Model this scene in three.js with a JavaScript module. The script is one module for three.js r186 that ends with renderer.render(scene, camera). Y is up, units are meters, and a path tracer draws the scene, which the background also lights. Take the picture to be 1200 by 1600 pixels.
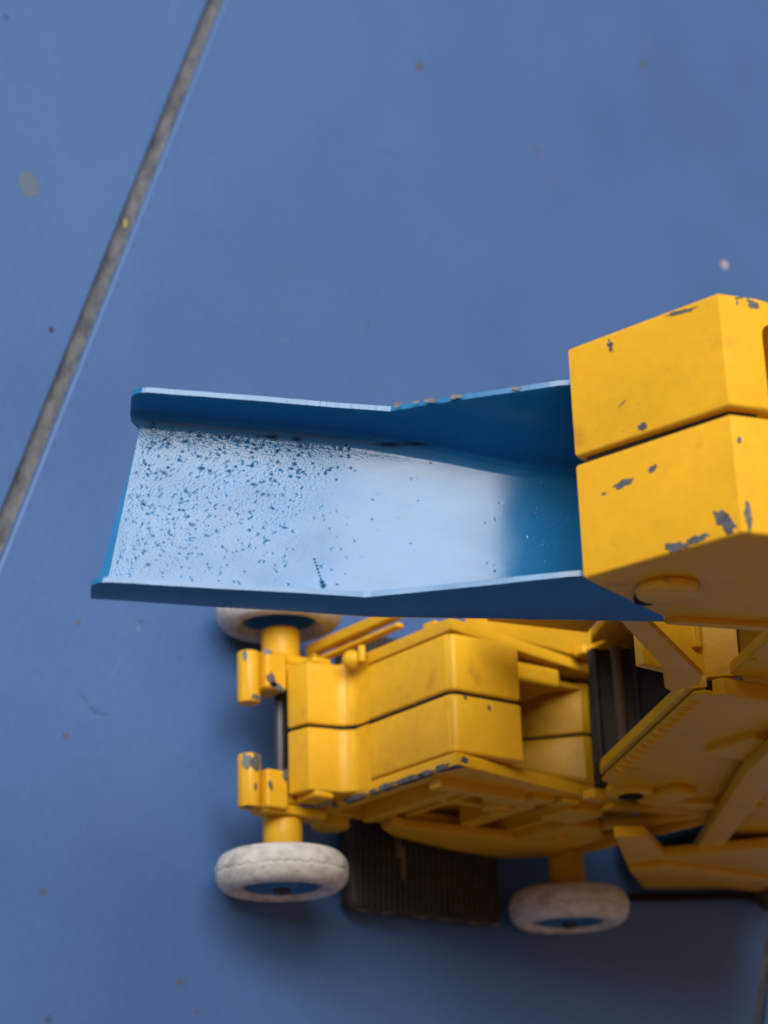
import * as THREE from 'three';
import { RoundedBoxGeometry } from 'three/addons/geometries/RoundedBoxGeometry.js';
import { mergeGeometries, toCreasedNormals } from 'three/addons/utils/BufferGeometryUtils.js';
import { Brush, Evaluator, SUBTRACTION } from 'three-bvh-csg';
import { ImprovedNoise } from 'three/addons/math/ImprovedNoise.js';
import { RectAreaLightUniformsLib } from 'three/addons/lights/RectAreaLightUniformsLib.js';

// ---------------------------------------------------------------- camera, light, exposure
const MM = 0.001;                                   // all shapes below are given in millimetres
const scene = new THREE.Scene();
const renderer = new THREE.WebGLRenderer({ antialias: true });
renderer.toneMapping = THREE.LinearToneMapping;
renderer.toneMappingExposure = 1.0;
renderer.shadowMap.enabled = true;

const camera = new THREE.PerspectiveCamera(28.38, 768 / 1024, 0.01, 20);
camera.position.set(-174.07 * MM, 256.39 * MM, 82.26 * MM);
camera.up.set(-0.20414558, 0.30720179, -0.92948999);
camera.lookAt((-174.07 + 578.40405) * MM, (256.39 - 728.17805) * MM, (82.26 - 367.70297) * MM);
camera.focus = 0.24;
camera.userData.fStop = 34;
camera.updateProjectionMatrix();

// dim warm room all round
scene.background = new THREE.Color().setRGB(0.255, 0.168, 0.128);

// the window: the one strong light
const WIN = { dir: new THREE.Vector3(-0.50, 0.79, -0.36).normalize(), dist: 1.5, w: 1.45, h: 0.9, power: 8.7 };
RectAreaLightUniformsLib.init();
const winPos = WIN.dir.clone().multiplyScalar(WIN.dist);
const winLight = new THREE.RectAreaLight(new THREE.Color().setRGB(1.0, 0.97, 0.92), WIN.power, WIN.w, WIN.h);
winLight.position.copy(winPos);
winLight.up.set(0, 0, -1);
winLight.lookAt(0, 0, 0);
scene.add(winLight);

// ---------------------------------------------------------------- helpers
let seed = 7;
function rnd() { seed |= 0; seed = seed + 0x6D2B79F5 | 0; let t = Math.imul(seed ^ seed >>> 15, 1 | seed); t = t + Math.imul(t ^ t >>> 7, 61 | t) ^ t; return ((t ^ t >>> 14) >>> 0) / 4294967296; }
const rr = (a, b) => a + (b - a) * rnd();
const perlin = new ImprovedNoise();
const fbm = (x, y, z, o = 4) => { let s = 0, a = 0.5, f = 1; for (let i = 0; i < o; i++) { s += a * perlin.noise(x * f, y * f, z + i * 7.3); a *= 0.5; f *= 2.03; } return s; };
const clamp = (v, a = 0, b = 1) => Math.min(b, Math.max(a, v));
const smooth = (a, b, v) => { const t = clamp((v - a) / (b - a)); return t * t * (3 - 2 * t); };

function boxUV(g, size = 60) {                       // planar uv by facing, in multiples of `size` mm
  const p = g.attributes.position, n = g.attributes.normal, uv = new Float32Array(p.count * 2);
  for (let i = 0; i < p.count; i++) {
    const x = p.getX(i), y = p.getY(i), z = p.getZ(i), ax = Math.abs(n.getX(i)), ay = Math.abs(n.getY(i)), az = Math.abs(n.getZ(i));
    let u, v;
    if (az >= ax && az >= ay) { u = x; v = y; } else if (ay >= ax) { u = x + 17; v = z; } else { u = y + 31; v = z; }
    uv[2 * i] = u / size; uv[2 * i + 1] = v / size;
  }
  g.setAttribute('uv', new THREE.BufferAttribute(uv, 2));
  return g;
}
const plain = (g) => { g = g.index ? g.toNonIndexed() : g; for (const k of Object.keys(g.attributes)) if (!['position', 'normal', 'uv'].includes(k)) g.deleteAttribute(k); return g; };

function poly(pts, z0, z1, b = 0.3, holes = []) {    // outline in x,y pushed from z0 to z1, edges rounded by b
  const s = new THREE.Shape(pts.map(([x, y]) => new THREE.Vector2(x, y)));
  for (const h of holes) s.holes.push(new THREE.Path(h.map(([x, y]) => new THREE.Vector2(x, y))));
  let g = new THREE.ExtrudeGeometry(s, { depth: z1 - z0 - 2 * b, bevelEnabled: b > 0, bevelThickness: b, bevelSize: b, bevelOffset: -b, bevelSegments: 3, curveSegments: 10, steps: 1 });
  g.translate(0, 0, z0 + b);
  g = toCreasedNormals(g, 0.62);
  return boxUV(plain(g));
}
function box(x0, x1, y0, y1, z0, z1, r = 0.35) {
  const g = new RoundedBoxGeometry(x1 - x0, y1 - y0, z1 - z0, 3, Math.min(r, (x1 - x0) / 2.1, (y1 - y0) / 2.1, (z1 - z0) / 2.1));
  g.translate((x0 + x1) / 2, (y0 + y1) / 2, (z0 + z1) / 2);
  return boxUV(plain(g));
}
function cylZ(x, y, r, z0, z1, b = 0.3, seg = 32) {  // round bar along z
  const g = new THREE.LatheGeometry([[0, z0], [r - b, z0], [r - b * 0.3, z0 + b * 0.3], [r, z0 + b], [r, z1 - b], [r - b * 0.3, z1 - b * 0.3], [r - b, z1], [0, z1]].map(([a, c]) => new THREE.Vector2(a, c)), seg);
  g.rotateX(Math.PI / 2);
  g.translate(x, y, 0);
  return boxUV(plain(toCreasedNormals(plain(g), 0.7)));
}
function ball(x, y, z, r, sx = 1, sy = 1, sz = 1) { const g = new THREE.SphereGeometry(r, 20, 14); g.scale(sx, sy, sz); g.translate(x, y, z); return boxUV(plain(g)); }
function mesh(name, geos, m, parent) {
  const g = mergeGeometries((Array.isArray(geos) ? geos : [geos]).map(plain));
  g.scale(MM, MM, MM);
  const o = new THREE.Mesh(g, m);
  o.name = name; o.castShadow = o.receiveShadow = true;
  parent.add(o);
  return o;
}
function tag(o, label, category, kind) { if (label) o.userData.label = label; if (category) o.userData.category = category; if (kind) o.userData.kind = kind; return o; }
function tex(w, h, f, srgb, wrap = THREE.RepeatWrapping) {      // f(i, j) returns [r, g, b] 0..1 (display values for colour)
  const d = new Uint8Array(w * h * 4);
  for (let j = 0; j < h; j++) for (let i = 0; i < w; i++) {
    const c = f(i, j), k = 4 * (j * w + i);
    d[k] = clamp(c[0]) * 255; d[k + 1] = clamp(c[1]) * 255; d[k + 2] = clamp(c[2]) * 255; d[k + 3] = 255;
  }
  const t = new THREE.DataTexture(d, w, h, THREE.RGBAFormat);
  t.wrapS = t.wrapT = wrap; t.magFilter = THREE.LinearFilter; t.minFilter = THREE.LinearFilter;
  if (srgb) t.colorSpace = THREE.SRGBColorSpace;
  t.needsUpdate = true;
  return t;
}
const toS = (v) => v <= 0.0031308 ? v * 12.92 : 1.055 * Math.pow(v, 1 / 2.4) - 0.055;
const mix = (a, b, t) => a.map((v, i) => v + (b[i] - v) * t);

// ---------------------------------------------------------------- materials
const N = 512;
// noise that closes on itself: blend of four shifted samples
function tileNoise(i, j, n, f, z, o = 4) {
  const x = i / n * f, y = j / n * f, u = i / n, v = j / n;
  const a = fbm(x, y, z, o), b = fbm(x - f, y, z, o), c = fbm(x, y - f, z, o), d = fbm(x - f, y - f, z, o);
  return (a * (1 - u) + b * u) * (1 - v) + (c * (1 - u) + d * u) * v;
}
const Y0 = [0.65, 0.35, 0.014], YD = [0.40, 0.17, 0.02];
const specks = []; for (let k = 0; k < 260; k++) specks.push([rr(0, N), rr(0, N), rr(0.5, 1.5), rr(0.15, 0.7)]);
const speckMap = new Float32Array(N * N);
for (const [x, y, r, s] of specks) for (let dj = -4; dj <= 4; dj++) for (let di = -4; di <= 4; di++) {
  const i = (Math.floor(x + di) + N) % N, j = (Math.floor(y + dj) + N) % N, d = Math.hypot(di, dj) / r; if (d < 1.2) speckMap[j * N + i] = Math.max(speckMap[j * N + i], s * (1.2 - d));
}
const yellowMap = tex(N, N, (i, j) => {
  const a = tileNoise(i, j, N, 5, 1), b = tileNoise(i, j, N, 34, 4, 3), g = tileNoise(i, j, N, 12, 9, 4);
  let c = Y0.map((v) => v * (1 + 0.22 * a + 0.13 * b));
  c = mix(c, YD, clamp(smooth(0.12, 0.40, g) * 0.55 + speckMap[j * N + i] * 0.8));
  return c.map(toS);
}, true);
const yellowBump = tex(N, N, (i, j) => { const v = 0.5 + 0.45 * tileNoise(i, j, N, 16, 14, 4) + 0.25 * tileNoise(i, j, N, 60, 3, 2) - 0.3 * speckMap[j * N + i]; return [v, v, v]; });
const yellowRough = tex(256, 256, (i, j) => { const v = 0.42 + 0.25 * tileNoise(i, j, 256, 9, 22, 4); return [v, v, v]; });
const yellow = new THREE.MeshPhysicalMaterial({ color: 0xffffff, map: yellowMap, roughnessMap: yellowRough, roughness: 1.0, specularIntensity: 0.55, bumpMap: yellowBump, bumpScale: 0.00014 });

const metalMap = tex(128, 128, (i, j) => { const v = tileNoise(i, j, 128, 10, 3, 4), w = tileNoise(i, j, 128, 30, 8, 3); return mix([0.05, 0.06, 0.075], [0.15, 0.15, 0.15], clamp(0.45 + v * 1.4 + w * 0.6)).map(toS); }, true);
const zinc = new THREE.MeshStandardMaterial({ color: 0xffffff, map: metalMap, metalness: 0.25, roughness: 0.5, side: THREE.DoubleSide });
const steel = new THREE.MeshStandardMaterial({ color: new THREE.Color().setRGB(0.075, 0.075, 0.08), metalness: 0.7, roughness: 0.5 });
const rubberMap = tex(256, 256, (i, j) => { const v = tileNoise(i, j, 256, 8, 5, 5), w = tileNoise(i, j, 256, 30, 15, 3); return mix([0.58, 0.575, 0.55], [0.27, 0.25, 0.22], clamp(0.22 + v * 1.8 + Math.max(0, w - 0.05) * 1.8)).map(toS); }, true);
const tyreRubber = new THREE.MeshStandardMaterial({ color: 0xffffff, map: rubberMap, roughness: 0.75, bumpMap: rubberMap, bumpScale: 0.0002 });
const blackMap = tex(256, 256, (i, j) => { const v = tileNoise(i, j, 256, 7, 35, 5), w = tileNoise(i, j, 256, 26, 15, 3); return mix([0.016, 0.014, 0.012], [0.06, 0.048, 0.034], clamp(0.2 + v * 1.5 + Math.max(0, w) * 0.8)).map(toS); }, true);
const blackRubber = new THREE.MeshStandardMaterial({ color: 0xffffff, map: blackMap, roughness: 0.7 });
const hubBlue = new THREE.MeshPhysicalMaterial({ color: new THREE.Color().setRGB(0.02, 0.12, 0.26), roughness: 0.4 });
const grease = new THREE.MeshPhysicalMaterial({ color: new THREE.Color().setRGB(0.018, 0.013, 0.010), roughness: 0.85, specularIntensity: 0.3 });
const darkMetal = new THREE.MeshStandardMaterial({ color: new THREE.Color().setRGB(0.06, 0.05, 0.045), metalness: 0.6, roughness: 0.5 });

// ---------------------------------------------------------------- tabletop: blue painted boards with open joints
const TH = Math.atan2(-0.324, 0.946);               // turn of the boards
const tabletop = new THREE.Group(); tabletop.name = 'tabletop'; tabletop.rotation.y = TH;
tag(tabletop, 'worn blue painted boards with a narrow dirty joint, under the toy', null, 'structure');
scene.add(tabletop);
const loc = (x, z) => [x * 0.946 + z * 0.324, -x * 0.324 + z * 0.946];       // world x,z (mm) to board u,v
const B = { u0: -48.6, u1: 117.6, v0: -260, v1: 140 };
const TW = 1024, THt = 2048;
const marks = [];                                    // [u, v, radius, colour, strength]
const mark = (x, z, r, c, s) => { const [u, v] = loc(x, z); marks.push([u, v, r, c, s]); };
const BROWN = [0.09, 0.075, 0.06], GREY = [0.16, 0.17, 0.16], PINK = [0.62, 0.45, 0.43], DARK = [0.02, 0.03, 0.06], PALE = [0.20, 0.30, 0.46];
mark(41.8, -143.4, 1.1, BROWN, 0.75); mark(105.5, -168.8, 1.3, BROWN, 0.5); mark(125.4, -125.7, 0.95, PINK, 1); mark(72.1, -135.1, 1.2, BROWN, 0.35); mark(76, -129, 0.9, BROWN, 0.3);
mark(-30.1, -16.2, 0.45, BROWN, 0.6); mark(-31.6, 1.6, 0.55, BROWN, 0.7); mark(-34.7, 25, 0.7, BROWN, 0.5); mark(-11.4, 36, 0.6, BROWN, 0.55); mark(-8.4, 40.1, 0.5, BROWN, 0.5); mark(-33.2, 42.8, 0.6, DARK, 0.5); mark(-19.2, -18.4, 0.5, DARK, 0.4); mark(-19.6, -17.2, 0.3, PALE, 0.8);
for (let k = 0; k <= 12; k++) { const t = k / 12; mark(-29.3 + 4.6 * t, -5.4 + 2.6 * t + 1.2 * Math.sin(t * 3.1), 0.22, DARK, 0.45); }
for (let k = 0; k < 150; k++) { const u = rr(B.u0, B.u1), v = rr(-220, 60); marks.push([u, v, 0.1 + 0.28 * rnd() ** 3, rnd() < 0.6 ? BROWN : rnd() < 0.5 ? DARK : PALE, rr(0.1, 0.45)]); }
for (let k = 0; k < 26; k++) {                       // short scratches
  let u = rr(B.u0, B.u1), v = rr(-220, 60), a = rr(0, 6.28); const c = rnd() < 0.5 ? PALE : DARK, s = rr(0.12, 0.35), n = Math.floor(rr(8, 30));
  for (let q = 0; q < n; q++) { marks.push([u, v, 0.16, c, s]); a += rr(-0.2, 0.2); u += Math.cos(a) * 0.2; v += Math.sin(a) * 0.2; }
}
const markCol = new Float32Array(TW * THt * 4);
const pu = TW / (B.u1 - B.u0), pv = THt / (B.v1 - B.v0);
for (const [u, v, r, c, s] of marks) {
  const ci = (u - B.u0) * pu, cj = (v - B.v0) * pv, Ri = r * 1.7 * pu, Rj = r * 1.7 * pv;
  for (let j = Math.max(0, Math.floor(cj - Rj)); j <= Math.min(THt - 1, cj + Rj); j++) for (let i = Math.max(0, Math.floor(ci - Ri)); i <= Math.min(TW - 1, ci + Ri); i++) {
    const d = Math.hypot((i - ci) / pu, (j - cj) / pv) / r * (1 + 0.5 * perlin.noise(i * 0.23, j * 0.23, u));
    const w = s * smooth(1.25, 0.55, d), k = 4 * (j * TW + i);
    if (w > markCol[k + 3]) { markCol[k] = c[0]; markCol[k + 1] = c[1]; markCol[k + 2] = c[2]; markCol[k + 3] = w; }
  }
}
const BLUE = [0.053, 0.125, 0.305];
const boardMap = tex(TW, THt, (i, j) => {
  const u = i / pu, v = j / pv;
  const a = fbm(u * 0.03, v * 0.02, 3, 4), b = fbm(u * 0.9, v * 0.5, 11, 3), g = perlin.noise(u * 5, v * 5, 2) * 0.5 + perlin.noise(u * 11, v * 11, 5) * 0.5;
  let c = BLUE.map((x) => x * (1 + 0.16 * a + 0.10 * b + 0.10 * g));
  const k = 4 * (j * TW + i);
  if (markCol[k + 3] > 0) c = mix(c, [markCol[k], markCol[k + 1], markCol[k + 2]], markCol[k + 3]);
  return c.map(toS);
}, true);
const boardBump = tex(512, 1024, (i, j) => { const u = i * 166.2 / 512, v = j * 400 / 1024; const x = 0.5 + 0.5 * fbm(u * 0.8, v * 0.5, 31, 3) + 0.35 * fbm(u * 0.12, v * 0.08, 41, 3); return [x, x, x]; });
const boardRough = tex(256, 512, (i, j) => { const x = 0.46 + 0.22 * fbm(i * 0.03, j * 0.03, 51, 4); return [x, x, x]; });
const bluePaint = new THREE.MeshPhysicalMaterial({ map: boardMap, roughness: 1, roughnessMap: boardRough, bumpMap: boardBump, bumpScale: 0.00004 });
function board(u0, u1, flip) {
  const g = plain(new RoundedBoxGeometry(u1 - u0, 18, 800, 5, 0.6));
  g.translate((u0 + u1) / 2, -9, -60);
  const p = g.attributes.position, uv = new Float32Array(p.count * 2);
  for (let i = 0; i < p.count; i++) { const y = p.getY(i) < -2 ? p.getY(i) : 0; uv[2 * i] = (p.getX(i) - u0) / (B.u1 - B.u0) + (p.getX(i) > (u0 + u1) / 2 ? -y : y) / 166; uv[2 * i + 1] = (p.getZ(i) - B.v0) / (B.v1 - B.v0); if (flip) { uv[2 * i] = 1 - uv[2 * i]; uv[2 * i + 1] += 0.37; } }
  g.setAttribute('uv', new THREE.BufferAttribute(uv, 2));
  return mesh('board', g, bluePaint, tabletop);
}
const W = B.u1 - B.u0, GAP = 2.7;
board(B.u0, B.u1, false);
for (const [k, n] of [[-1, 1], [1, 2], [2, 3], [-2, 4]]) { const o = board(B.u0 + k * (W + GAP), B.u1 + k * (W + GAP), true); o.name = 'board_00' + n; }
const dirtMap = tex(96, 2048, (i, j) => { const x = i / 96 * 4.3, y = j / 2048 * 200, a = fbm(x * 0.5, y * 0.22, 3, 4), b = fbm(x * 1.6, y * 0.8, 8, 4); let c = mix([0.035, 0.043, 0.055], [0.165, 0.18, 0.20], clamp(0.45 + a * 0.9 + b * 0.45)); if (b > 0.42) c = mix(c, [0.3, 0.24, 0.12], 0.5); return c.map(toS); }, true);
const dirt = new THREE.MeshStandardMaterial({ map: dirtMap, roughness: 0.8, bumpMap: dirtMap, bumpScale: 0.0005 });
for (const k of [-1, 0, 1, 2]) {                     // old dirt packed in the joints
  const g = new THREE.PlaneGeometry(GAP + 1.6, 800, 4, 400); for (let i = 0; i < g.attributes.uv.count; i++) g.attributes.uv.setY(i, g.attributes.uv.getY(i) * 4 + 0.17 * k); g.rotateX(-Math.PI / 2); g.translate(B.u0 + k * (W + GAP) - GAP / 2, -1.1, -60);
  const p = g.attributes.position; for (let i = 0; i < p.count; i++) p.setY(i, p.getY(i) + 0.28 * fbm(p.getX(i) * 0.5, p.getZ(i) * 0.25, 4, 3)); g.computeVertexNormals();
  mesh('joint_dirt' + (k + 1 ? '_00' + (k + 1) : ''), g, dirt, tabletop);
}

// small marks on the left board and at the joint, lying on the paint
// bare-metal chips: thin ragged flakes lying on a face; c centre, n normal, a axis along, sizes
function chip(c, n, a, la, lb, rag = 0.35) {
  n = new THREE.Vector3(...n).normalize(); a = new THREE.Vector3(...a); a.addScaledVector(n, -a.dot(n)).normalize(); const b = n.clone().cross(a), o = new THREE.Vector3(...c).addScaledVector(n, 0.035);
  const K = 18, ph = rr(0, 9), pos = [];
  const pt = (k) => { const t = k / K * Math.PI * 2, w = 1 + rag * (perlin.noise(Math.cos(t) * 1.7 + ph, Math.sin(t) * 1.7, ph) * 1.6 + 0.35 * Math.sin(k * 2.4 + ph)); return o.clone().addScaledVector(a, la * Math.cos(t) * w).addScaledVector(b, lb * Math.sin(t) * w); };
  for (let k = 0; k < K; k++) { const p = pt(k), q = pt((k + 1) % K); pos.push(...o.toArray(), ...p.toArray(), ...q.toArray()); }
  const g = new THREE.BufferGeometry(); g.setAttribute('position', new THREE.Float32BufferAttribute(pos, 3)); g.computeVertexNormals();
  return boxUV(g, 12);
}
for (const [name, x, z, y, l, w, c] of [['stain', -41.4, -88.4, 0, 2.3, 1.9, [0.082, 0.125, 0.19]], ['speck', -36.4, -63.7, 0, 0.55, 0.4, [0.02, 0.025, 0.04]], ['speck', -22.9, -87.6, -0.75, 0.9, 0.35, [0.34, 0.26, 0.09]], ['speck', -11.5, -114.8, -0.3, 0.8, 0.35, [0.30, 0.22, 0.20]]]) {
  const [u, v] = loc(x, z);
  mesh(name, [chip([u, y, v], [0, 1, 0], [0.3, 0, 1], l, w, 0.2)], new THREE.MeshStandardMaterial({ color: new THREE.Color().setRGB(...c), roughness: 0.7, side: THREE.DoubleSide }), tabletop);
}

// ---------------------------------------------------------------- the toy
const toy = new THREE.Group(); toy.name = 'toy_elevator_loader';
tag(toy, 'chipped yellow die-cast toy elevator loader with blue chute standing on blue boards', 'toy vehicle');
scene.add(toy);
const P = (name, geos, m = yellow, parent = toy) => mesh(name, geos, m, parent);
const chips = (geos, parent) => tag(mesh('bare_metal_chips', geos, zinc, parent), null, null, 'stuff');

// --- tractor body: two cast halves meeting on the centre line
function nosePts() { const p = [[-1.8, 14.6], [-1.8, 15.2], [-1.1, 18.7]]; for (let k = 0; k <= 8; k++) { const a = k / 8 * 1.45; p.push([2.8 + 3 * Math.sin(a), 22.7 - 3 * Math.cos(a)]); } p.push([5.8, 25], [5.8, 14.6]); return p; }
const towerPts = [[5.8, 10.5], [5.8, 42.8], [5.95, 43.4], [6.4, 43.9], [7, 44.15], [18.3, 44.7], [18.6, 43.8], [18.6, 10.5]];
const seatPts = [[22, 19], [26, 21], [32.4, 29.8], [38.2, 36.9], [39.5, 37.2], [40.6, 36.2], [42, 19]];
for (const s of [1, -1]) {
  const zz = (a, b) => s > 0 ? [a, b] : [-b, -a];
  const half = P('body_half', [poly(nosePts(), ...zz(0.22, 10), 0.4), poly(towerPts, ...zz(0.22, 8.9), 0.55), poly(seatPts, ...zz(0.15, 8.4), 0.5), box(5.8, 58, 8.3, 10.5, ...zz(0.25, 8.5), 0.4)]);
  if (s > 0) chips([chip([12.5, 44.45, 1.6], [0, 1, 0], [0, 0, 1], 0.45, 0.3), chip([8.2, 44.3, 0.7], [0, 1, 0], [1, 0, 0], 0.35, 0.2)], half);
}
// --- side plates with rails
const sideOut = [[5.8, 10.4], [5.8, 44.6], [12, 43.6], [24, 41.6], [38, 39.5], [47, 41.2], [59.5, 45.6], [59.5, 8.8], [52, 9.4], [38, 10.4]];
for (const s of [1, -1]) {
  const zz = (a, b) => s > 0 ? [a, b] : [-b, -a];
  const holes = [[[42, 15], [42, 35], [56, 39], [56, 15]], [[8.2, 13], [8.2, 35.2], [39.6, 32.6], [39.6, 13]]];
  const plate = P('side_plate', [poly(sideOut, ...zz(9.0, 11.0), 0.32, holes)]);
  P('rib', [box(13.2, 15.2, 12.5, 35, ...zz(7.7, 11.9), 0.35), box(20.4, 21.8, 13, 34, ...zz(7.7, 10.4), 0.3), box(15.2, 33, 23.4, 24.8, ...zz(7.7, 10.2), 0.3)], yellow, plate);
  P('lattice_bar', [box(45.6, 47, 14.8, 36.6, ...zz(8.6, 10.2), 0.2), box(50.6, 51.8, 14.8, 38, ...zz(8.6, 10.2), 0.2), box(42, 56, 27, 28.2, ...zz(8.8, 10), 0.2)], yellow, plate);
  P('frame_bar', [poly([[45.8, 24.6], [57.4, 46.6], [58.6, 45.9], [47, 24]], ...zz(10.9, 12.2), 0.25), poly([[57.0, 7], [59.0, 44.5], [60.4, 44.5], [58.4, 7]], ...zz(10.9, 12.3), 0.25), poly([[40, 38.2], [40.4, 40.2], [58, 45.2], [58.4, 43.6]], ...zz(10.9, 12.0), 0.25)], yellow, plate);
  P('inner_panel', [poly([[6.5, 12], [6.5, 37], [38, 37], [59, 41], [59, 12], [40, 12]], ...zz(7.0, 7.9), 0.2)], yellow, plate);
  P('casting_lump', [box(38.6, 43.4, 46.5, 55, ...zz(11.2, 13), 0.7), poly([[44, 46], [44, 48.4], [55, 53], [59, 53.5], [58, 50.5]], ...zz(11.2, 12.6), 0.3), box(33, 36, 41, 43.6, ...zz(10.4, 12), 0.5), poly([[46, 40.6], [46, 42.4], [59.8, 48], [60.4, 46]], ...zz(10.3, 11.7), 0.3)], yellow, plate);
  P('ledge', [poly([[7.6, 36.2], [7.6, 38.6], [24, 38.3], [24.6, 36.4]], ...zz(10.6, 12.6), 0.3)], yellow, plate);
  P('boss', [cylZ(27.5, 28, 2.4, ...zz(7.7, 11.6), 0.5), cylZ(27.5, 28, 1.3, ...zz(9.2, 12.4), 0.3), box(30.5, 33.5, 15.5, 31, ...zz(7.7, 11), 0.4), box(22, 31, 30.8, 33, ...zz(7.7, 11.4), 0.4)], yellow, plate);
  P('pivot_boss', [cylZ(36.2, 48.0, 3.6, ...zz(10.6, 12.4), 0.5)], yellow, plate);
  P('pivot_pin', [cylZ(36.2, 48.2, 1.9, ...zz(11.6, 12.7), 0.3)], grease, plate);
  P('lug', [box(26, 30, 35, 38.4, ...zz(10.6, 12), 0.3), box(31, 34.4, 35.5, 39.2, ...zz(10.6, 12), 0.3)], yellow, plate);
  P('bracket', [box(33.4, 40.6, 31.0, 37.6, ...zz(10.6, 12.8), 0.4), poly([[41, 17], [41, 29], [47, 30], [53, 25], [53, 17]], ...zz(10.6, 12.6), 0.4), cylZ(45, 23, 1.2, ...zz(12.4, 13.2), 0.2)], yellow, plate);
  P('step', [poly([[17, 15.4], [21.5, 14.2], [33, 15.6], [44, 17], [53, 17.6], [55.6, 9], [49, 4.6], [36.6, 5.2], [22.7, 8.4], [18, 11.5]], ...zz(10.7, 12.3), 0.35)], yellow, plate);
  if (s > 0) {
    const ch = [];
    for (const [y, l, wd] of [[15.6, 0.8, 0.45], [20.6, 3.0, 0.62], [25.2, 1.0, 0.5], [28.6, 2.1, 0.66], [33.6, 2.9, 0.62], [37.6, 1.5, 0.55], [41.4, 1.7, 0.7]]) { ch.push(chip([5.8, y, 10.62], [-1, 0, 0], [0, 1, 0], l, wd * 0.7, 0.3)); ch.push(chip([6.15, y + 0.1, 11], [0, 0, 1], [0, 1, 0], l * 0.95, wd, 0.3)); }
    ch.push(chip([6.6, 43.7, 11], [0, 0, 1], [0, 1, 0], 1.1, 0.9), chip([7.6, 44.3, 10], [0.2, 1, 0], [1, 0, 0], 0.9, 0.5));
    chips(ch, plate);
  }
}
// --- front axle carrier: pins, lugs, bars, stubs and boss
for (const s of [1, -1]) {
  const zz = (a, b) => s > 0 ? [a, b] : [-b, -a];
  const carrier = P('axle_carrier', [box(-5.6, -1.6, 9.2, 14.4, ...zz(6.2, 12.2), 0.55), box(-5.2, 6, 9.6, 13.6, ...zz(11.0, 12.6), 0.4), box(-2.2, -0.6, 9.6, 13.4, ...zz(7.6, 11.2), 0.35), box(-1.6, 1.2, 9.3, 13.8, ...zz(9.6, 11), 0.4), cylZ(11, 7.5, 3, ...zz(9.2, 12.3), 0.4), box(-0.2, 3.2, 14, 19.2, ...zz(9.8, 10.9), 0.4)]);
  P('pin', [cylZ(-7.2, 12, 1.75, ...zz(3.95, 12.1), 0.35)], yellow, carrier);
  P('stub_axle', [cylZ(0.2, 10, 3, ...zz(12, 17.4), 0.2)], yellow, carrier);
  const ch = s > 0 ? [chip([-7.2, 13.77, 5.3], [0, 1, 0], [0, 0, 1], 1.3, 1.0), chip([-8.5, 13.2, 5.4], [-1, 1, 0], [0, 0, 1], 1.2, 0.8), chip([-7.3, 13.77, 9.2], [0, 1, 0], [0, 0, 1], 0.6, 0.25), chip([-5.0, 14.42, 8.9], [0, 1, 0], [0.3, 0, 1], 0.8, 0.4), chip([-2.2, 14.43, 6.9], [0, 1, 0], [0, 0, 1], 0.9, 0.7), chip([-7.6, 12.6, 12.12], [0, 0, 1], [1, 0, 0], 0.9, 0.6)]
    : [chip([-4.6, 14.43, -7.4], [0, 1, 0], [0.4, 0, 1], 1.2, 0.8), chip([-3.6, 14.43, -6.7], [0, 1, 0], [1, 0, 0.2], 1.1, 0.5), chip([-7, 13.77, -4.6], [0, 1, 0], [1, 0, 0], 0.9, 0.4), chip([-8.6, 13.1, -11], [-1, 1, 0], [0, 0, 1], 0.9, 0.4), chip([-5.3, 14.3, -11.9], [-0.4, 1, 0], [1, 0, 0], 0.7, 0.4)];
  chips(ch, carrier);
}
P('axle', [cylZ(0, 10, 1.05, -17, 17, 0.2)], steel);
P('axle', [cylZ(58.2, 10, 1.05, -17, 17, 0.2)], steel).name = 'axle_001';
for (const s of [1, -1]) P('rear_stub', [cylZ(58.2, 10, 3.05, ...(s > 0 ? [10.7, 17.3] : [-17.3, -10.7]), 0.25)]);
// far side fittings seen over the bonnet
P('post', [box(5.0, 6.8, 10, 33, -16, -14.2, 0.4), box(5.2, 6.6, 10, 33, -13.4, -12.6, 0.3), box(5.2, 6.8, 9.6, 12, -16, -10.8, 0.3)]);
P('lamp', [ball(3.9, 23.4, -9.8, 1.5), cylZ(4.2, 25.5, 0.6, -11.5, -8.9, 0.2)]);
P('mudguard', [poly([[16, 36], [17, 42.2], [38, 40.6], [47, 35], [50, 26], [44, 24]], -16.5, -10.8, 0.5)]);
P('seat_box', [box(19.5, 31, 31, 40.4, -8.4, -5.2, 0.8), box(20, 24, 31, 38, -5.4, -3.4, 0.8)]);

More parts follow.
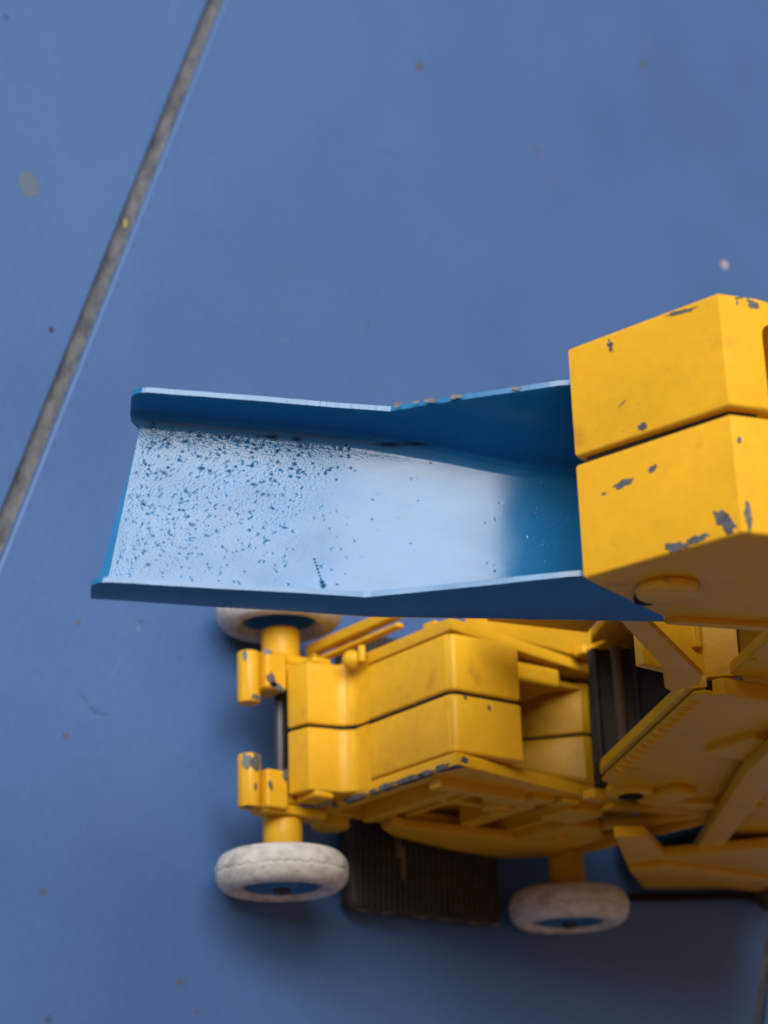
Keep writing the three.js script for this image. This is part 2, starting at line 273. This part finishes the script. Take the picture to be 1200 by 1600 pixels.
// --- wheels
const rnX = 10, rnW = 2.85;
function tyreGeo() {
  const pts = [], R = 10, w = 2.9;
  for (let k = 0; k <= 80; k++) {
    const t = -Math.PI * 0.80 + k / 80 * Math.PI * 1.6;           // round section, open towards the hub
    let r = R - 2.35 + 2.35 * Math.cos(t), z = w * Math.sin(t);
    if (Math.abs(t) < 0.05) r -= 0.0;
    r -= 0.2 * Math.exp(-((t - 0.12) ** 2) / 0.003);            // moulding seam round the tread
    pts.push(new THREE.Vector2(r, z));
  }
  pts.push(new THREE.Vector2(5.6, 1.4), new THREE.Vector2(5.6, -1.4), pts[0].clone());
  const g = new THREE.LatheGeometry(pts, 160); g.rotateX(Math.PI / 2);
  const p = g.attributes.position; for (let i = 0; i < p.count; i++) { const a = Math.atan2(p.getY(i), p.getX(i)), q = 1 + 0.006 * perlin.noise(Math.cos(a) * 3, Math.sin(a) * 3, p.getZ(i) * 0.6); p.setX(i, p.getX(i) * q); p.setY(i, p.getY(i) * q); }
  for (let i = 0; i < p.count; i++) { const x = p.getX(i), y = p.getY(i), z = p.getZ(i); if (Math.hypot(x, y) > 8.6) { const a = Math.atan2(y, x), c = Math.cos(a), d = Math.sin(a); p.setZ(i, z + (0.45 * perlin.noise(c * 9, d * 9, 4) + 0.3 * perlin.noise(c * 24, d * 24, 8)) * (1 - Math.abs(z) / 2.9)); } }
  g.computeVertexNormals();
  const uv = g.attributes.uv; for (let i = 0; i < uv.count; i++) { uv.setXY(i, uv.getX(i) * 3, uv.getY(i)); }
  return plain(g);
}
function hubGeo() {
  const g = new THREE.LatheGeometry([[0, 2.6], [1.7, 2.5], [2.3, 2.0], [2.9, 1.5], [4.3, 1.5], [4.9, 2.1], [5.5, 2.35], [5.85, 1.9], [5.85, -1.5], [5.2, -1.6], [3.6, -0.4], [0, -0.2]].map(([a, b]) => new THREE.Vector2(a, b)), 64);
  g.rotateX(Math.PI / 2);
  g.scale(1, 1, 1);
  return plain(toCreasedNormals(plain(g), 0.8));
}
function wheel(x, z, s, turn) {
  const t = tyreGeo(), h = hubGeo(), pin = cylZ(0, 0, 1.35, 2.2, 3.3, 0.5, 24);
  for (const g of [t, h, pin]) { g.rotateZ(turn); if (s < 0) g.rotateY(Math.PI); g.translate(x, 10, z); }
  const w = P('tyre', [t], tyreRubber); P('hub', [h], hubBlue, w); P('axle_end', [pin], darkMetal, w);
  return w;
}
wheel(0, 20.6, 1, 0.3); wheel(58.2, 20.6, 1, 2.1); wheel(0, -20.6, -1, 1.0); wheel(58.2, -20.6, -1, 4);

// --- ribbed black rubber belt under the body
{
  const g = [box(17.5, 49.2, 0.3, 4.1, -23, 23.4, 1.6)];
  for (let k = 0; k < 26; k++) g.push(box(18.9 + k * 1.13, 19.5 + k * 1.13, 3.9, 4.45, -22.6, 23, 0.2));
  const belt = P('rubber_belt', g, blackRubber);
  const cr = []; for (const [x, l] of [[20, 1.2], [25, 1.3], [31.5, 1.1], [36.5, 1.5], [43, 1.6], [47.5, 0.9]]) cr.push(chip([x, 3.6, 23.35], [0, 0.7, 0.7], [1, 0, 0], l, 0.22, 0.6));
  cr.push(chip([27.4, 4.46, 13.6], [0, 1, 0], [0.2, 0, 1], 2.2, 0.7, 0.7), chip([27.8, 4.46, 17], [0, 1, 0], [0.1, 0, 1], 1.6, 0.4, 0.7));
  const worn = new THREE.MeshStandardMaterial({ color: new THREE.Color().setRGB(0.12, 0.105, 0.08), roughness: 0.9, side: THREE.DoubleSide });
  mesh('worn_patches', cr, worn, belt);
}

// --- elevator boom: side plates, belt, cover, head
const boomOut = [[26.0, 52.8], [7.0, 88.2], [7.6, 89.6], [19.2, 90.7], [30, 92], [44, 84], [64, 52], [60, 44], [35.4, 47.5], [28.6, 50.1]];
for (const s of [1, -1]) {
  const zz = (a, b) => s > 0 ? [a, b] : [-b, -a];
  const plate = P('boom_plate', [poly(boomOut.map(([x, y]) => [x + (y > 51 && y < 90 && x < 27 ? 0.75 : 0), y + (y > 51 && y < 90 && x < 27 ? 0.3 : 0)]), ...zz(10.95, 11.5), 0.15)]);
  P('flange', [poly([[26.0, 52.8], [7.0, 88.2], [8.6, 90.2], [9.6, 88.6], [28.4, 53.6], [28, 50.4]], ...zz(9.1, 10.75), 0.22)], yellow, plate);
  const riv = [];
  for (let k = 0; k < 14; k++) { const t = (k + 0.3) / 14, g = ball(0, 0, 0, 0.75, 0.7, 1.2, 0.9); g.rotateZ(-0.9 + rr(-0.2, 0.2)); g.translate(9.6 + 18 * t + rr(-0.15, 0.15), 87.0 - 33.4 * t, 11.5 * s); riv.push(g); }
  for (let k = 0; k < 7; k++) riv.push(ball(41 + 2.2 * k, 56 - 0.3 * k + rr(-0.3, 0.3), 11.5 * s, 0.45, 1, 1, 0.8));
  tag(P('rivets', riv, yellow, plate), null, null, 'stuff');
P('rail', [poly([[10, 89.8], [10.4, 91.4], [30, 93.6], [46, 84.8], [44.6, 83.6], [30, 92]], ...zz(9.4, 11.7), 0.3)], yellow, plate);
  const up = P('upper_plate', [poly([[11.8, 91.4], [5.2, 103.6], [2.8, 109.8], [30, 112], [46, 92], [46, 86], [30, 94], [19.2, 92.2]], ...zz(7.2, 8.9), 0.25)]);
  tag(P('rivets', [[12, 93], [9.5, 97.4], [20, 95], [17, 104]].map(([x, y]) => ball(x, y, 8.9 * s, 0.5, 1, 1, 0.8)), yellow, up), null, null, 'stuff');
  P('strut', [poly([[-19.4, 103.5], [-16.9, 105.2], [4.6, 93.3], [6.6, 90.8], [6.0, 86.6], [4.2, 87.2], [-3, 93.8]], ...zz(10.0, 10.9), 0.2)]);
}
P('belt_cover', [poly([[1, 85.6], [1, 87], [12, 87], [15, 90.2], [15.8, 89.2], [12.6, 85.4]], -7.1, 8.2, 0.25), cylZ(10.6, 87.1, 0.9, -7, 4.6, 0.5)]);
{
  const belt = P('conveyor_belt', [poly([[28.4, 49], [39.4, 58.4], [43.5, 62], [46, 60], [31.5, 46]], -8.8, 8.8, 0.4)], blackRubber);
  for (const [t, r] of [[0.05, 0.55], [0.28, 0.9], [0.46, 0.45], [0.85, 0.5]]) P('slat', [cylZ(28.4 + 11 * t, 49.4 + 9.4 * t, r, -8.8, 8.8, 0.2)], r > 0.8 ? new THREE.MeshStandardMaterial({ color: new THREE.Color().setRGB(0.11, 0.085, 0.06), roughness: 0.7 }) : blackRubber, belt);
}
P('back_panel', [box(39.5, 44, 11, 50, -8.6, 8.6, 0.4)], blackRubber);
P('lower_hopper', [poly([[74, 30], [50, 62], [62, 72], [100, 44], [112, 4], [101, 3.5], [98, 12]], -12, 11.8, 0.5)]);
P('boom_back', [poly([[34, 74], [31, 91], [46, 108], [70, 60], [60, 50]], -8.9, 8.9, 0.4)]);
P('seam_grime', [poly([[-35.9, 116.9], [-32.2, 133.4], [-29.2, 134.5], [-31, 116.8]], -0.42, 0.42, 0.05), poly([[-1.4, 15], [-0.8, 18.3], [3, 19.2], [4.9, 20.4], [6.1, 23], [6.2, 42.6], [7, 43.7], [18, 44.2], [18, 15]], -0.26, 0.26, 0.04), poly([[26, 20.5], [32.6, 29.4], [38.2, 36.5], [39.5, 36.8], [40, 20]], -0.22, 0.22, 0.03)], grease).userData.kind = 'stuff';
P('hopper_back', [poly([[8, 120], [8, 139.5], [60, 152], [84, 110], [46, 94], [30, 112]], -13.1, 13.1, 0.6)]);
for (const s of [1, -1]) {
  const zz = (a, b) => s > 0 ? [a, b] : [-b, -a];
  const outline = [[-36.8, 116.1], [-33.0, 134.3], [-28.8, 135.75], [10, 140], [40, 118], [30, 108], [10, 122], [-5.4, 117], [-20.2, 111.4], [-31.6, 114.6], [-36, 115.7]];
  const solid = new Brush(poly(outline, ...zz(0.36, 13.15), 0.5)), cut = new Brush(box(-28.6, 7, 121, 150, ...zz(0.9, 10.4), 1.6));
  solid.updateMatrixWorld(); cut.updateMatrixWorld();
  const ev = new Evaluator(); ev.attributes = ['position', 'normal', 'uv']; ev.useGroups = false;
  const half = P('head_half', [plain(ev.evaluate(solid, cut, SUBTRACTION).geometry)]);
  if (s > 0) {
    P('bearing_boss', [cylZ(-28.0, 119.2, 3.4, 12.6, 14.3, 0.9)], yellow, half);
    P('shaft_end', [cylZ(-27.6, 115.9, 1.5, 12.9, 13.9, 0.5)], grease, half);
    P('rim', [poly([[-20.6, 111.5], [-20.2, 113.0], [-6, 118.8], [10, 124], [10.6, 122.4], [-5.4, 117.1]], 12.9, 13.8, 0.25)], yellow, half);
    const nf = [-0.979, 0.205, 0];
    const F = (y, z) => [-36.8 + (y - 116.1) * 0.2088, y, z];
    chips([chip(F(121.6, 4.2), nf, [0, 1, -0.15], 1.25, 0.45), chip(F(125.2, 3.6), nf, [0, 1, -0.5], 0.6, 0.35), chip(F(119.2, 4.6), nf, [0, 1, 0], 0.25, 0.15), chip(F(132.6, 11.4), nf, [0, 0.6, 1], 1.5, 0.75), chip(F(127.2, 12.6), nf, [0, 1, 0.2], 1.5, 0.5, 0.6), chip(F(129.5, 12.4), nf, [0, 1, 0], 1.2, 0.4), chip([-32.2, 134.65, 11.3], [-0.3, 1, 0], [0, 0, 1], 1.6, 0.4), chip([-32.3, 134.6, 3.2], [-0.3, 1, 0], [0, 0, 1], 0.35, 0.25)], half);
  } else {
    const nf = [-0.979, 0.205, 0];
    const F = (y, z) => [-36.8 + (y - 116.1) * 0.2088, y, z];
    chips([chip(F(121.3, -11.6), nf, [0, 0.4, 1], 0.75, 0.35, 0.7), chip(F(130.2, -12.4), nf, [0, 1, 0.1], 1.9, 0.22, 0.4), chip(F(124.4, -1.3), nf, [0, 1, 0.3], 0.55, 0.4), chip(F(122.2, -4.6), nf, [0, 1, -0.6], 0.5, 0.08), chip([-30.2, 135.2, -12.4], [-0.3, 1, 0], [1, 0, 0], 0.9, 0.6), chip([-29.2, 135.6, -12.2], [-0.3, 1, 0], [1, 0, 0.3], 0.7, 0.5)], half);
  }
}

// --- lower frame behind: leg, base plate leaning to the ground, receiving chute, knob
P('side_casing', [poly([[24, 54], [6, 88], [-6, 86], [8, 50]], -11, -9.1, 0.3)]);
P('leg', [poly([[26, 86], [33.6, 73.2], [70, 27], [72.8, 25.6], [75.4, 26.6], [44.7, 67.2], [38, 82]], 12.6, 14.4, 0.3), box(27, 35, 72, 81, 11, 12.7, 0.4)]);
{
  const yaw = 5.91 * Math.PI / 180;
  const place = (g) => { g.rotateY(yaw); g.translate(84.33, 0, 13.47); return g; };
  const base = P('base_plate', [place(poly([[-51, 46.8], [-46, 48.2], [-25, 31.8], [-10.2, 40.5], [-5, 43.5], [46, 2.2], [0.2, 1.8], [-18.6, 17.3]], -1.8, 0, 0.35)), place(poly([[-27, 25.5], [-24, 30], [40, 8], [38, 4.6]], -0.1, 1.1, 0.3))]);
  const rod = new THREE.CylinderGeometry(0.75, 0.75, 52, 20); rod.rotateZ(Math.PI / 2); rod.translate(23, 0.85, 1.35);
  P('rod', [place(boxUV(plain(rod)))], grease, base);
  P('knob', [place(ball(31, 2.5, 1.2, 2.3)), place(cylZ(31, 2.9, 1.2, 0.2, 4.2, 0.4))], blackRubber, base);
  P('knob_cap', [place(cylZ(31.6, 2.7, 0.85, 3.6, 4.5, 0.3))], steel, base);
}
// --- blue chute paint
const CW = 2048, CH = 768, CL = 76, CZ = 26;
const CB = [0.010, 0.135, 0.33];
const cCol = new Float32Array(CW * CH), cBmp = new Float32Array(CW * CH);
function pit(s, w, r, col, dep, el = 1, ang = 0) {
  const ci = s / CL * CW, cj = (w + 13) / CZ * CH, pi = CW / CL, pj = CH / CZ, R = r * 2 * Math.max(1, el), ca = Math.cos(ang), sa = Math.sin(ang), ph = rr(0, 50);
  for (let j = Math.max(0, Math.floor(cj - R * pj)); j <= Math.min(CH - 1, cj + R * pj); j++) for (let i = Math.max(0, Math.floor(ci - R * pi)); i <= Math.min(CW - 1, ci + R * pi); i++) {
    const x = (i - ci) / pi, y = (j - cj) / pj, d = Math.hypot((x * ca + y * sa) / el, -x * sa + y * ca) / r * (1 + 0.45 * perlin.noise(i * 0.12, j * 0.12, ph));
    const q = smooth(1.3, 0.1, d), k = j * CW + i;
    if (col * q > cCol[k]) cCol[k] = col * q;
    cBmp[k] += dep * q;
  }
}
for (let k = 0; k < 330; k++) {                     // pitted and blistered towards the open end
  const s = Math.pow(rnd(), 1.4) * 30 + 0.8, w = -9.8 + Math.pow(rnd(), 0.9) * 17 - s * 0.05; if (rnd() < smooth(16, 32, s) * 0.8) continue;
  pit(s, w, rr(0.08, 0.26), rnd() < 0.16 && w < -2 ? rr(0.4, 1) : rnd() < 0.05 ? 0.5 : 0, rr(-0.9, 0.8), rr(1, 2.2), rr(-0.6, 0.6));
}
for (let k = 0; k < 330; k++) { const s = 1.5 + 21 * Math.pow(rnd(), 1.1), w = -9.6 + 17 * Math.pow(rnd(), 1.7); if (perlin.noise(s * 0.35, w * 0.5, 3) < -0.12) continue; if (rnd() < smooth(14, 28, s + w * 0.6 + 4)) continue; pit(s, w, rr(0.06, 0.2), rr(0.15, 0.95), -0.6, rr(1, 2.4), rr(-0.7, 0.7)); }
for (let k = 0; k < 46; k++) pit(9 + 17 * Math.pow(rnd(), 0.8), -9.5 + 4.6 * Math.pow(rnd(), 1.4), rr(0.09, 0.25), rr(0.6, 1), -0.7, rr(1, 1.8), rr(-0.4, 0.4));
for (let k = 0; k < 260; k++) pit(1 + 20 * Math.pow(rnd(), 1.3), rr(-9.5, 9), rr(0.07, 0.2), 0, rr(0.3, 0.9), rr(1, 1.8), rr(-1, 1));
for (let k = 0; k < 130; k++) pit(rr(8, 66), rr(-9.5, 9), rr(0.06, 0.17), rnd() < 0.15 ? 0.6 : 0, rr(-0.4, 0.9), rr(1, 2), rr(-1, 1));
for (let k = 0; k < 60; k++) pit(rr(48, 60), rr(-2, 6), rr(0.08, 0.24), 0, rr(-0.8, 0.8), rr(1, 2), rr(-1, 1));
for (let j = 0; j < CH; j++) for (let i = 0; i < CW; i++) {      // fine crusty grain, thickest at the open end by the far wall
  const s = i / CW * CL, w = j / CH * CZ - 13, m = smooth(30, 6, s + 0.9 * w + 4 * perlin.noise(s * 0.2, w * 0.2, 9)) + 0.35 * smooth(6, 0, Math.abs(s - 55)) + 0.10;
  cBmp[j * CW + i] += m * (0.8 * fbm(s * 3.1, w * 3.7, 71, 2));
}
for (let k = 0; k < 9; k++) pit(23.4 + k * 0.18, 4.6 + k * 0.38, k > 6 ? 0.3 : 0.14, 1, -0.6);                    // one straight chip
for (const [s, l] of [[30, 2.4], [33.5, 2.6], [38, 1.5], [16, 1.4], [19, 0.8]]) pit(s, -9.6, 0.28, 1, -0.5, l / 0.3, 0.02);  // chips along the far fold
const chuteMap = tex(CW, CH, (i, j) => {
  const a = fbm(i * 0.006, j * 0.006, 3, 4), b = fbm(i * 0.03, j * 0.05, 13, 3), c0 = cCol[j * CW + i];
  const c = CB.map((v) => v * (1 + 0.2 * a + 0.12 * b));
  return mix(c, [0.008, 0.03, 0.085], clamp(c0)).map(toS);
}, true);
const chuteBump = tex(CW, CH, (i, j) => { const v = 0.5 + 0.05 * fbm(i * 0.012, j * 0.012, 43, 3) + 0.20 * cBmp[j * CW + i]; return [v, v, v]; });
const chuteRough = tex(CW, CH, (i, j) => { const v = 0.20 + 0.12 * fbm(i * 0.005, j * 0.008, 61, 4) + 0.6 * cCol[j * CW + i]; return [v, v, v]; });
const chuteSpec = (() => { const t = tex(CW, CH, () => [1, 1, 1]), d = t.image.data; for (let k = 0; k < CW * CH; k++) d[4 * k + 3] = 255 * (1 - 0.85 * clamp(cCol[k])); return t; })();
const chutePaint = new THREE.MeshPhysicalMaterial({ map: chuteMap, roughness: 1, roughnessMap: chuteRough, bumpMap: chuteBump, bumpScale: 0.00017, specularIntensityMap: chuteSpec, specularIntensity: 1 });

// --- the blue chute: one folded sheet swept along its slope
{
  const bot = new THREE.CatmullRomCurve3([[-70.7, 78.9], [-57, 84.3], [-43.6, 89.8], [-36, 94.2], [-24, 101], [-15, 106.4]].map(([x, y]) => new THREE.Vector3(x, y, 0)), false, 'centripetal');
  const topPts = [[0, -74.0, 84.5], [0.44, -47.4, 96.0], [0.76, -34.9, 112.3], [0.85, -30.6, 116.2], [1, -22, 112]];
  const topAt = (t) => { for (let k = 1; k < topPts.length; k++) if (t <= topPts[k][0]) { const [a, x0, y0] = topPts[k - 1], [b, x1, y1] = topPts[k], q = (t - a) / (b - a); return [x0 + (x1 - x0) * q, y0 + (y1 - y0) * q]; } };
  const ts = [0, 0.002, 0.006, 0.011, 0.017, 0.024, 0.03]; for (let k = 2; k <= 60; k++) ts.push(k / 60 * 0.968 + 0.032); ts.push(0.44); ts.sort((a, b) => a - b);
  const L = bot.getLength(), T = 0.8, wi = 10.6, rIn = 1.7;
  const section = (H, wf = wi) => {
    const p = [], wo = wi + T, rO = rIn + T * 0.9;
    p.push([-wo, H - 0.25]);
    for (let k = 0; k <= 6; k++) { const a = k / 6 * Math.PI / 2; p.push([-wo + rO - rO * Math.cos(a), -T + rO - rO * Math.sin(a)]); }
    for (let k = 6; k >= 0; k--) { const a = k / 6 * Math.PI / 2; p.push([wo - rO + rO * Math.cos(a), -T + rO - rO * Math.sin(a)]); }
    p.push([wo, H - 0.25], [wo - 0.1, H], [wi + 0.1, H], [wi, H - 0.25]);
    for (let k = 0; k <= 6; k++) { const a = k / 6 * Math.PI / 2; p.push([wi - rIn + rIn * Math.cos(a), rIn - rIn * Math.sin(a)]); }
    for (let k = 6; k >= 0; k--) { const a = k / 6 * Math.PI / 2; p.push([-wi + rIn - rIn * Math.cos(a), rIn - rIn * Math.sin(a)]); }
    p.push([-wi, H - 0.25], [-wi - 0.1, H], [-wo + 0.1, H]);
    return p.map(([z, h]) => [z < 0 ? z * (wf + (wi - wf) * clamp(h / H)) / wi : z, h]);
  };
  const rings = [];
  for (const t of ts) {
    const b = bot.getPointAt(t), [tx, ty] = topAt(t), up = new THREE.Vector2(tx - b.x, ty - b.y), tan = bot.getTangentAt(t); let H = up.length(); up.normalize();
    const s = t * L, rc = 2.0; if (s < rc) H -= 0.9 * (rc - Math.sqrt(Math.max(0, rc * rc - (rc - s) ** 2)));
    const sec = section(H, wi - 4.2 * smooth(0.36, 0.9, t)), skew = 0.175 * (1 - smooth(0.35, 0.8, t)), wv = 0.10 * fbm(s * 0.12, 3, 1, 2);
    rings.push(sec.map(([z, h]) => { const q = -z * skew + (h < 1.2 ? (h < -0.3 && t < 0.001 ? 1.9 : 1.3) * smooth(10.4, 9.2, Math.abs(z)) * Math.max(0, 1 - s / 3) : 0) + (t < 0.001 ? 0.12 * perlin.noise(z * 0.8, 1, 2) : 0); return { p: [b.x + up.x * h + tan.x * q, b.y + up.y * h + tan.y * q, z + wv * Math.sign(z) * smooth(6, 10, Math.abs(z))], uv: [s / CL, h < 1.7 ? (z + 13) / CZ : z > 0 ? 0.985 - 0.01 * h / H : 0.015 + 0.01 * h / H] }; }));
  }
  const pos = [], uv = [], n = rings[0].length;
  const put = (v) => { pos.push(...v.p); uv.push(...v.uv); };
  for (let i = 0; i + 1 < rings.length; i++) for (let k = 0; k < n; k++) { const a = rings[i][k], b = rings[i][(k + 1) % n], c = rings[i + 1][(k + 1) % n], d = rings[i + 1][k]; [a, c, b, a, d, c].forEach(put); }
  for (const [ring, flip] of [[rings[0], 0], [rings[rings.length - 1], 1]]) {
    const tri = THREE.ShapeUtils.triangulateShape(section(6).map(([z, h]) => new THREE.Vector2(z, h)), []);
    for (const f of tri) (flip ? [f[0], f[1], f[2]] : [f[0], f[2], f[1]]).forEach((k) => put(ring[k]));
  }
  let g = new THREE.BufferGeometry(); g.setAttribute('position', new THREE.Float32BufferAttribute(pos, 3)); g.setAttribute('uv', new THREE.Float32BufferAttribute(uv, 2)); g.computeVertexNormals();
  g = toCreasedNormals(g, 0.5);
  const chute = P('chute', [g], chutePaint);
  chute.userData.label = 'blue pressed-metal discharge chute, pitted at its open end';
  const lipN = [-0.79, 0.61, 0], lipA = [0.61, 0.79, 0];
  chips([[0.1, -1, 0.5], [0.2, -1, 0.35], [0.28, -1, 0.8], [0.42, -1, 0.7], [0.75, -1, 0.5], [0.2, 1, 0.6], [0.34, 1, 1.0]].map(([q, z, l]) => chip([-47.4 + 12.5 * q - z * 0.3, 96.0 + 16.3 * q - z * 0.4, z * 11.0], lipN, lipA, l, 0.26, 0.5)), chute);
}
P('lower_chute', [poly([[78, 4], [77, 27], [79, 28.5], [99, 9], [99, 3]], -10, 8, 0.5)], chutePaint);

// ---------------------------------------------------------------- the window that lights it (outside the frame)
{
  const win = new THREE.Group(); win.name = 'window';
  tag(win, 'white framed window lighting the table from beyond the top of the picture', 'window');
  win.position.copy(winPos); win.up.set(0, 0, -1); win.lookAt(0, 0, 0); win.translateZ(-0.006);
  scene.add(win);
  const pane = new THREE.Mesh(new THREE.BoxGeometry(WIN.w, WIN.h, 0.004), new THREE.MeshStandardMaterial({ color: 0x000000, emissive: new THREE.Color().setRGB(1, 0.97, 0.92), emissiveIntensity: 1.0 }));
  pane.name = 'pane'; win.add(pane);
  const fm = new THREE.MeshStandardMaterial({ color: new THREE.Color().setRGB(0.7, 0.7, 0.68), roughness: 0.5 });
  for (const [w, h, x, y] of [[WIN.w + 0.16, 0.08, 0, WIN.h / 2 + 0.041], [WIN.w + 0.16, 0.08, 0, -WIN.h / 2 - 0.041], [0.08, WIN.h, WIN.w / 2 + 0.041, 0], [0.08, WIN.h, -WIN.w / 2 - 0.041, 0]]) {
    const f = new THREE.Mesh(new RoundedBoxGeometry(w, h, 0.06, 2, 0.006), fm); f.name = 'frame'; f.position.set(x, y, -0.03); win.add(f);
  }
}

renderer.render(scene, camera);
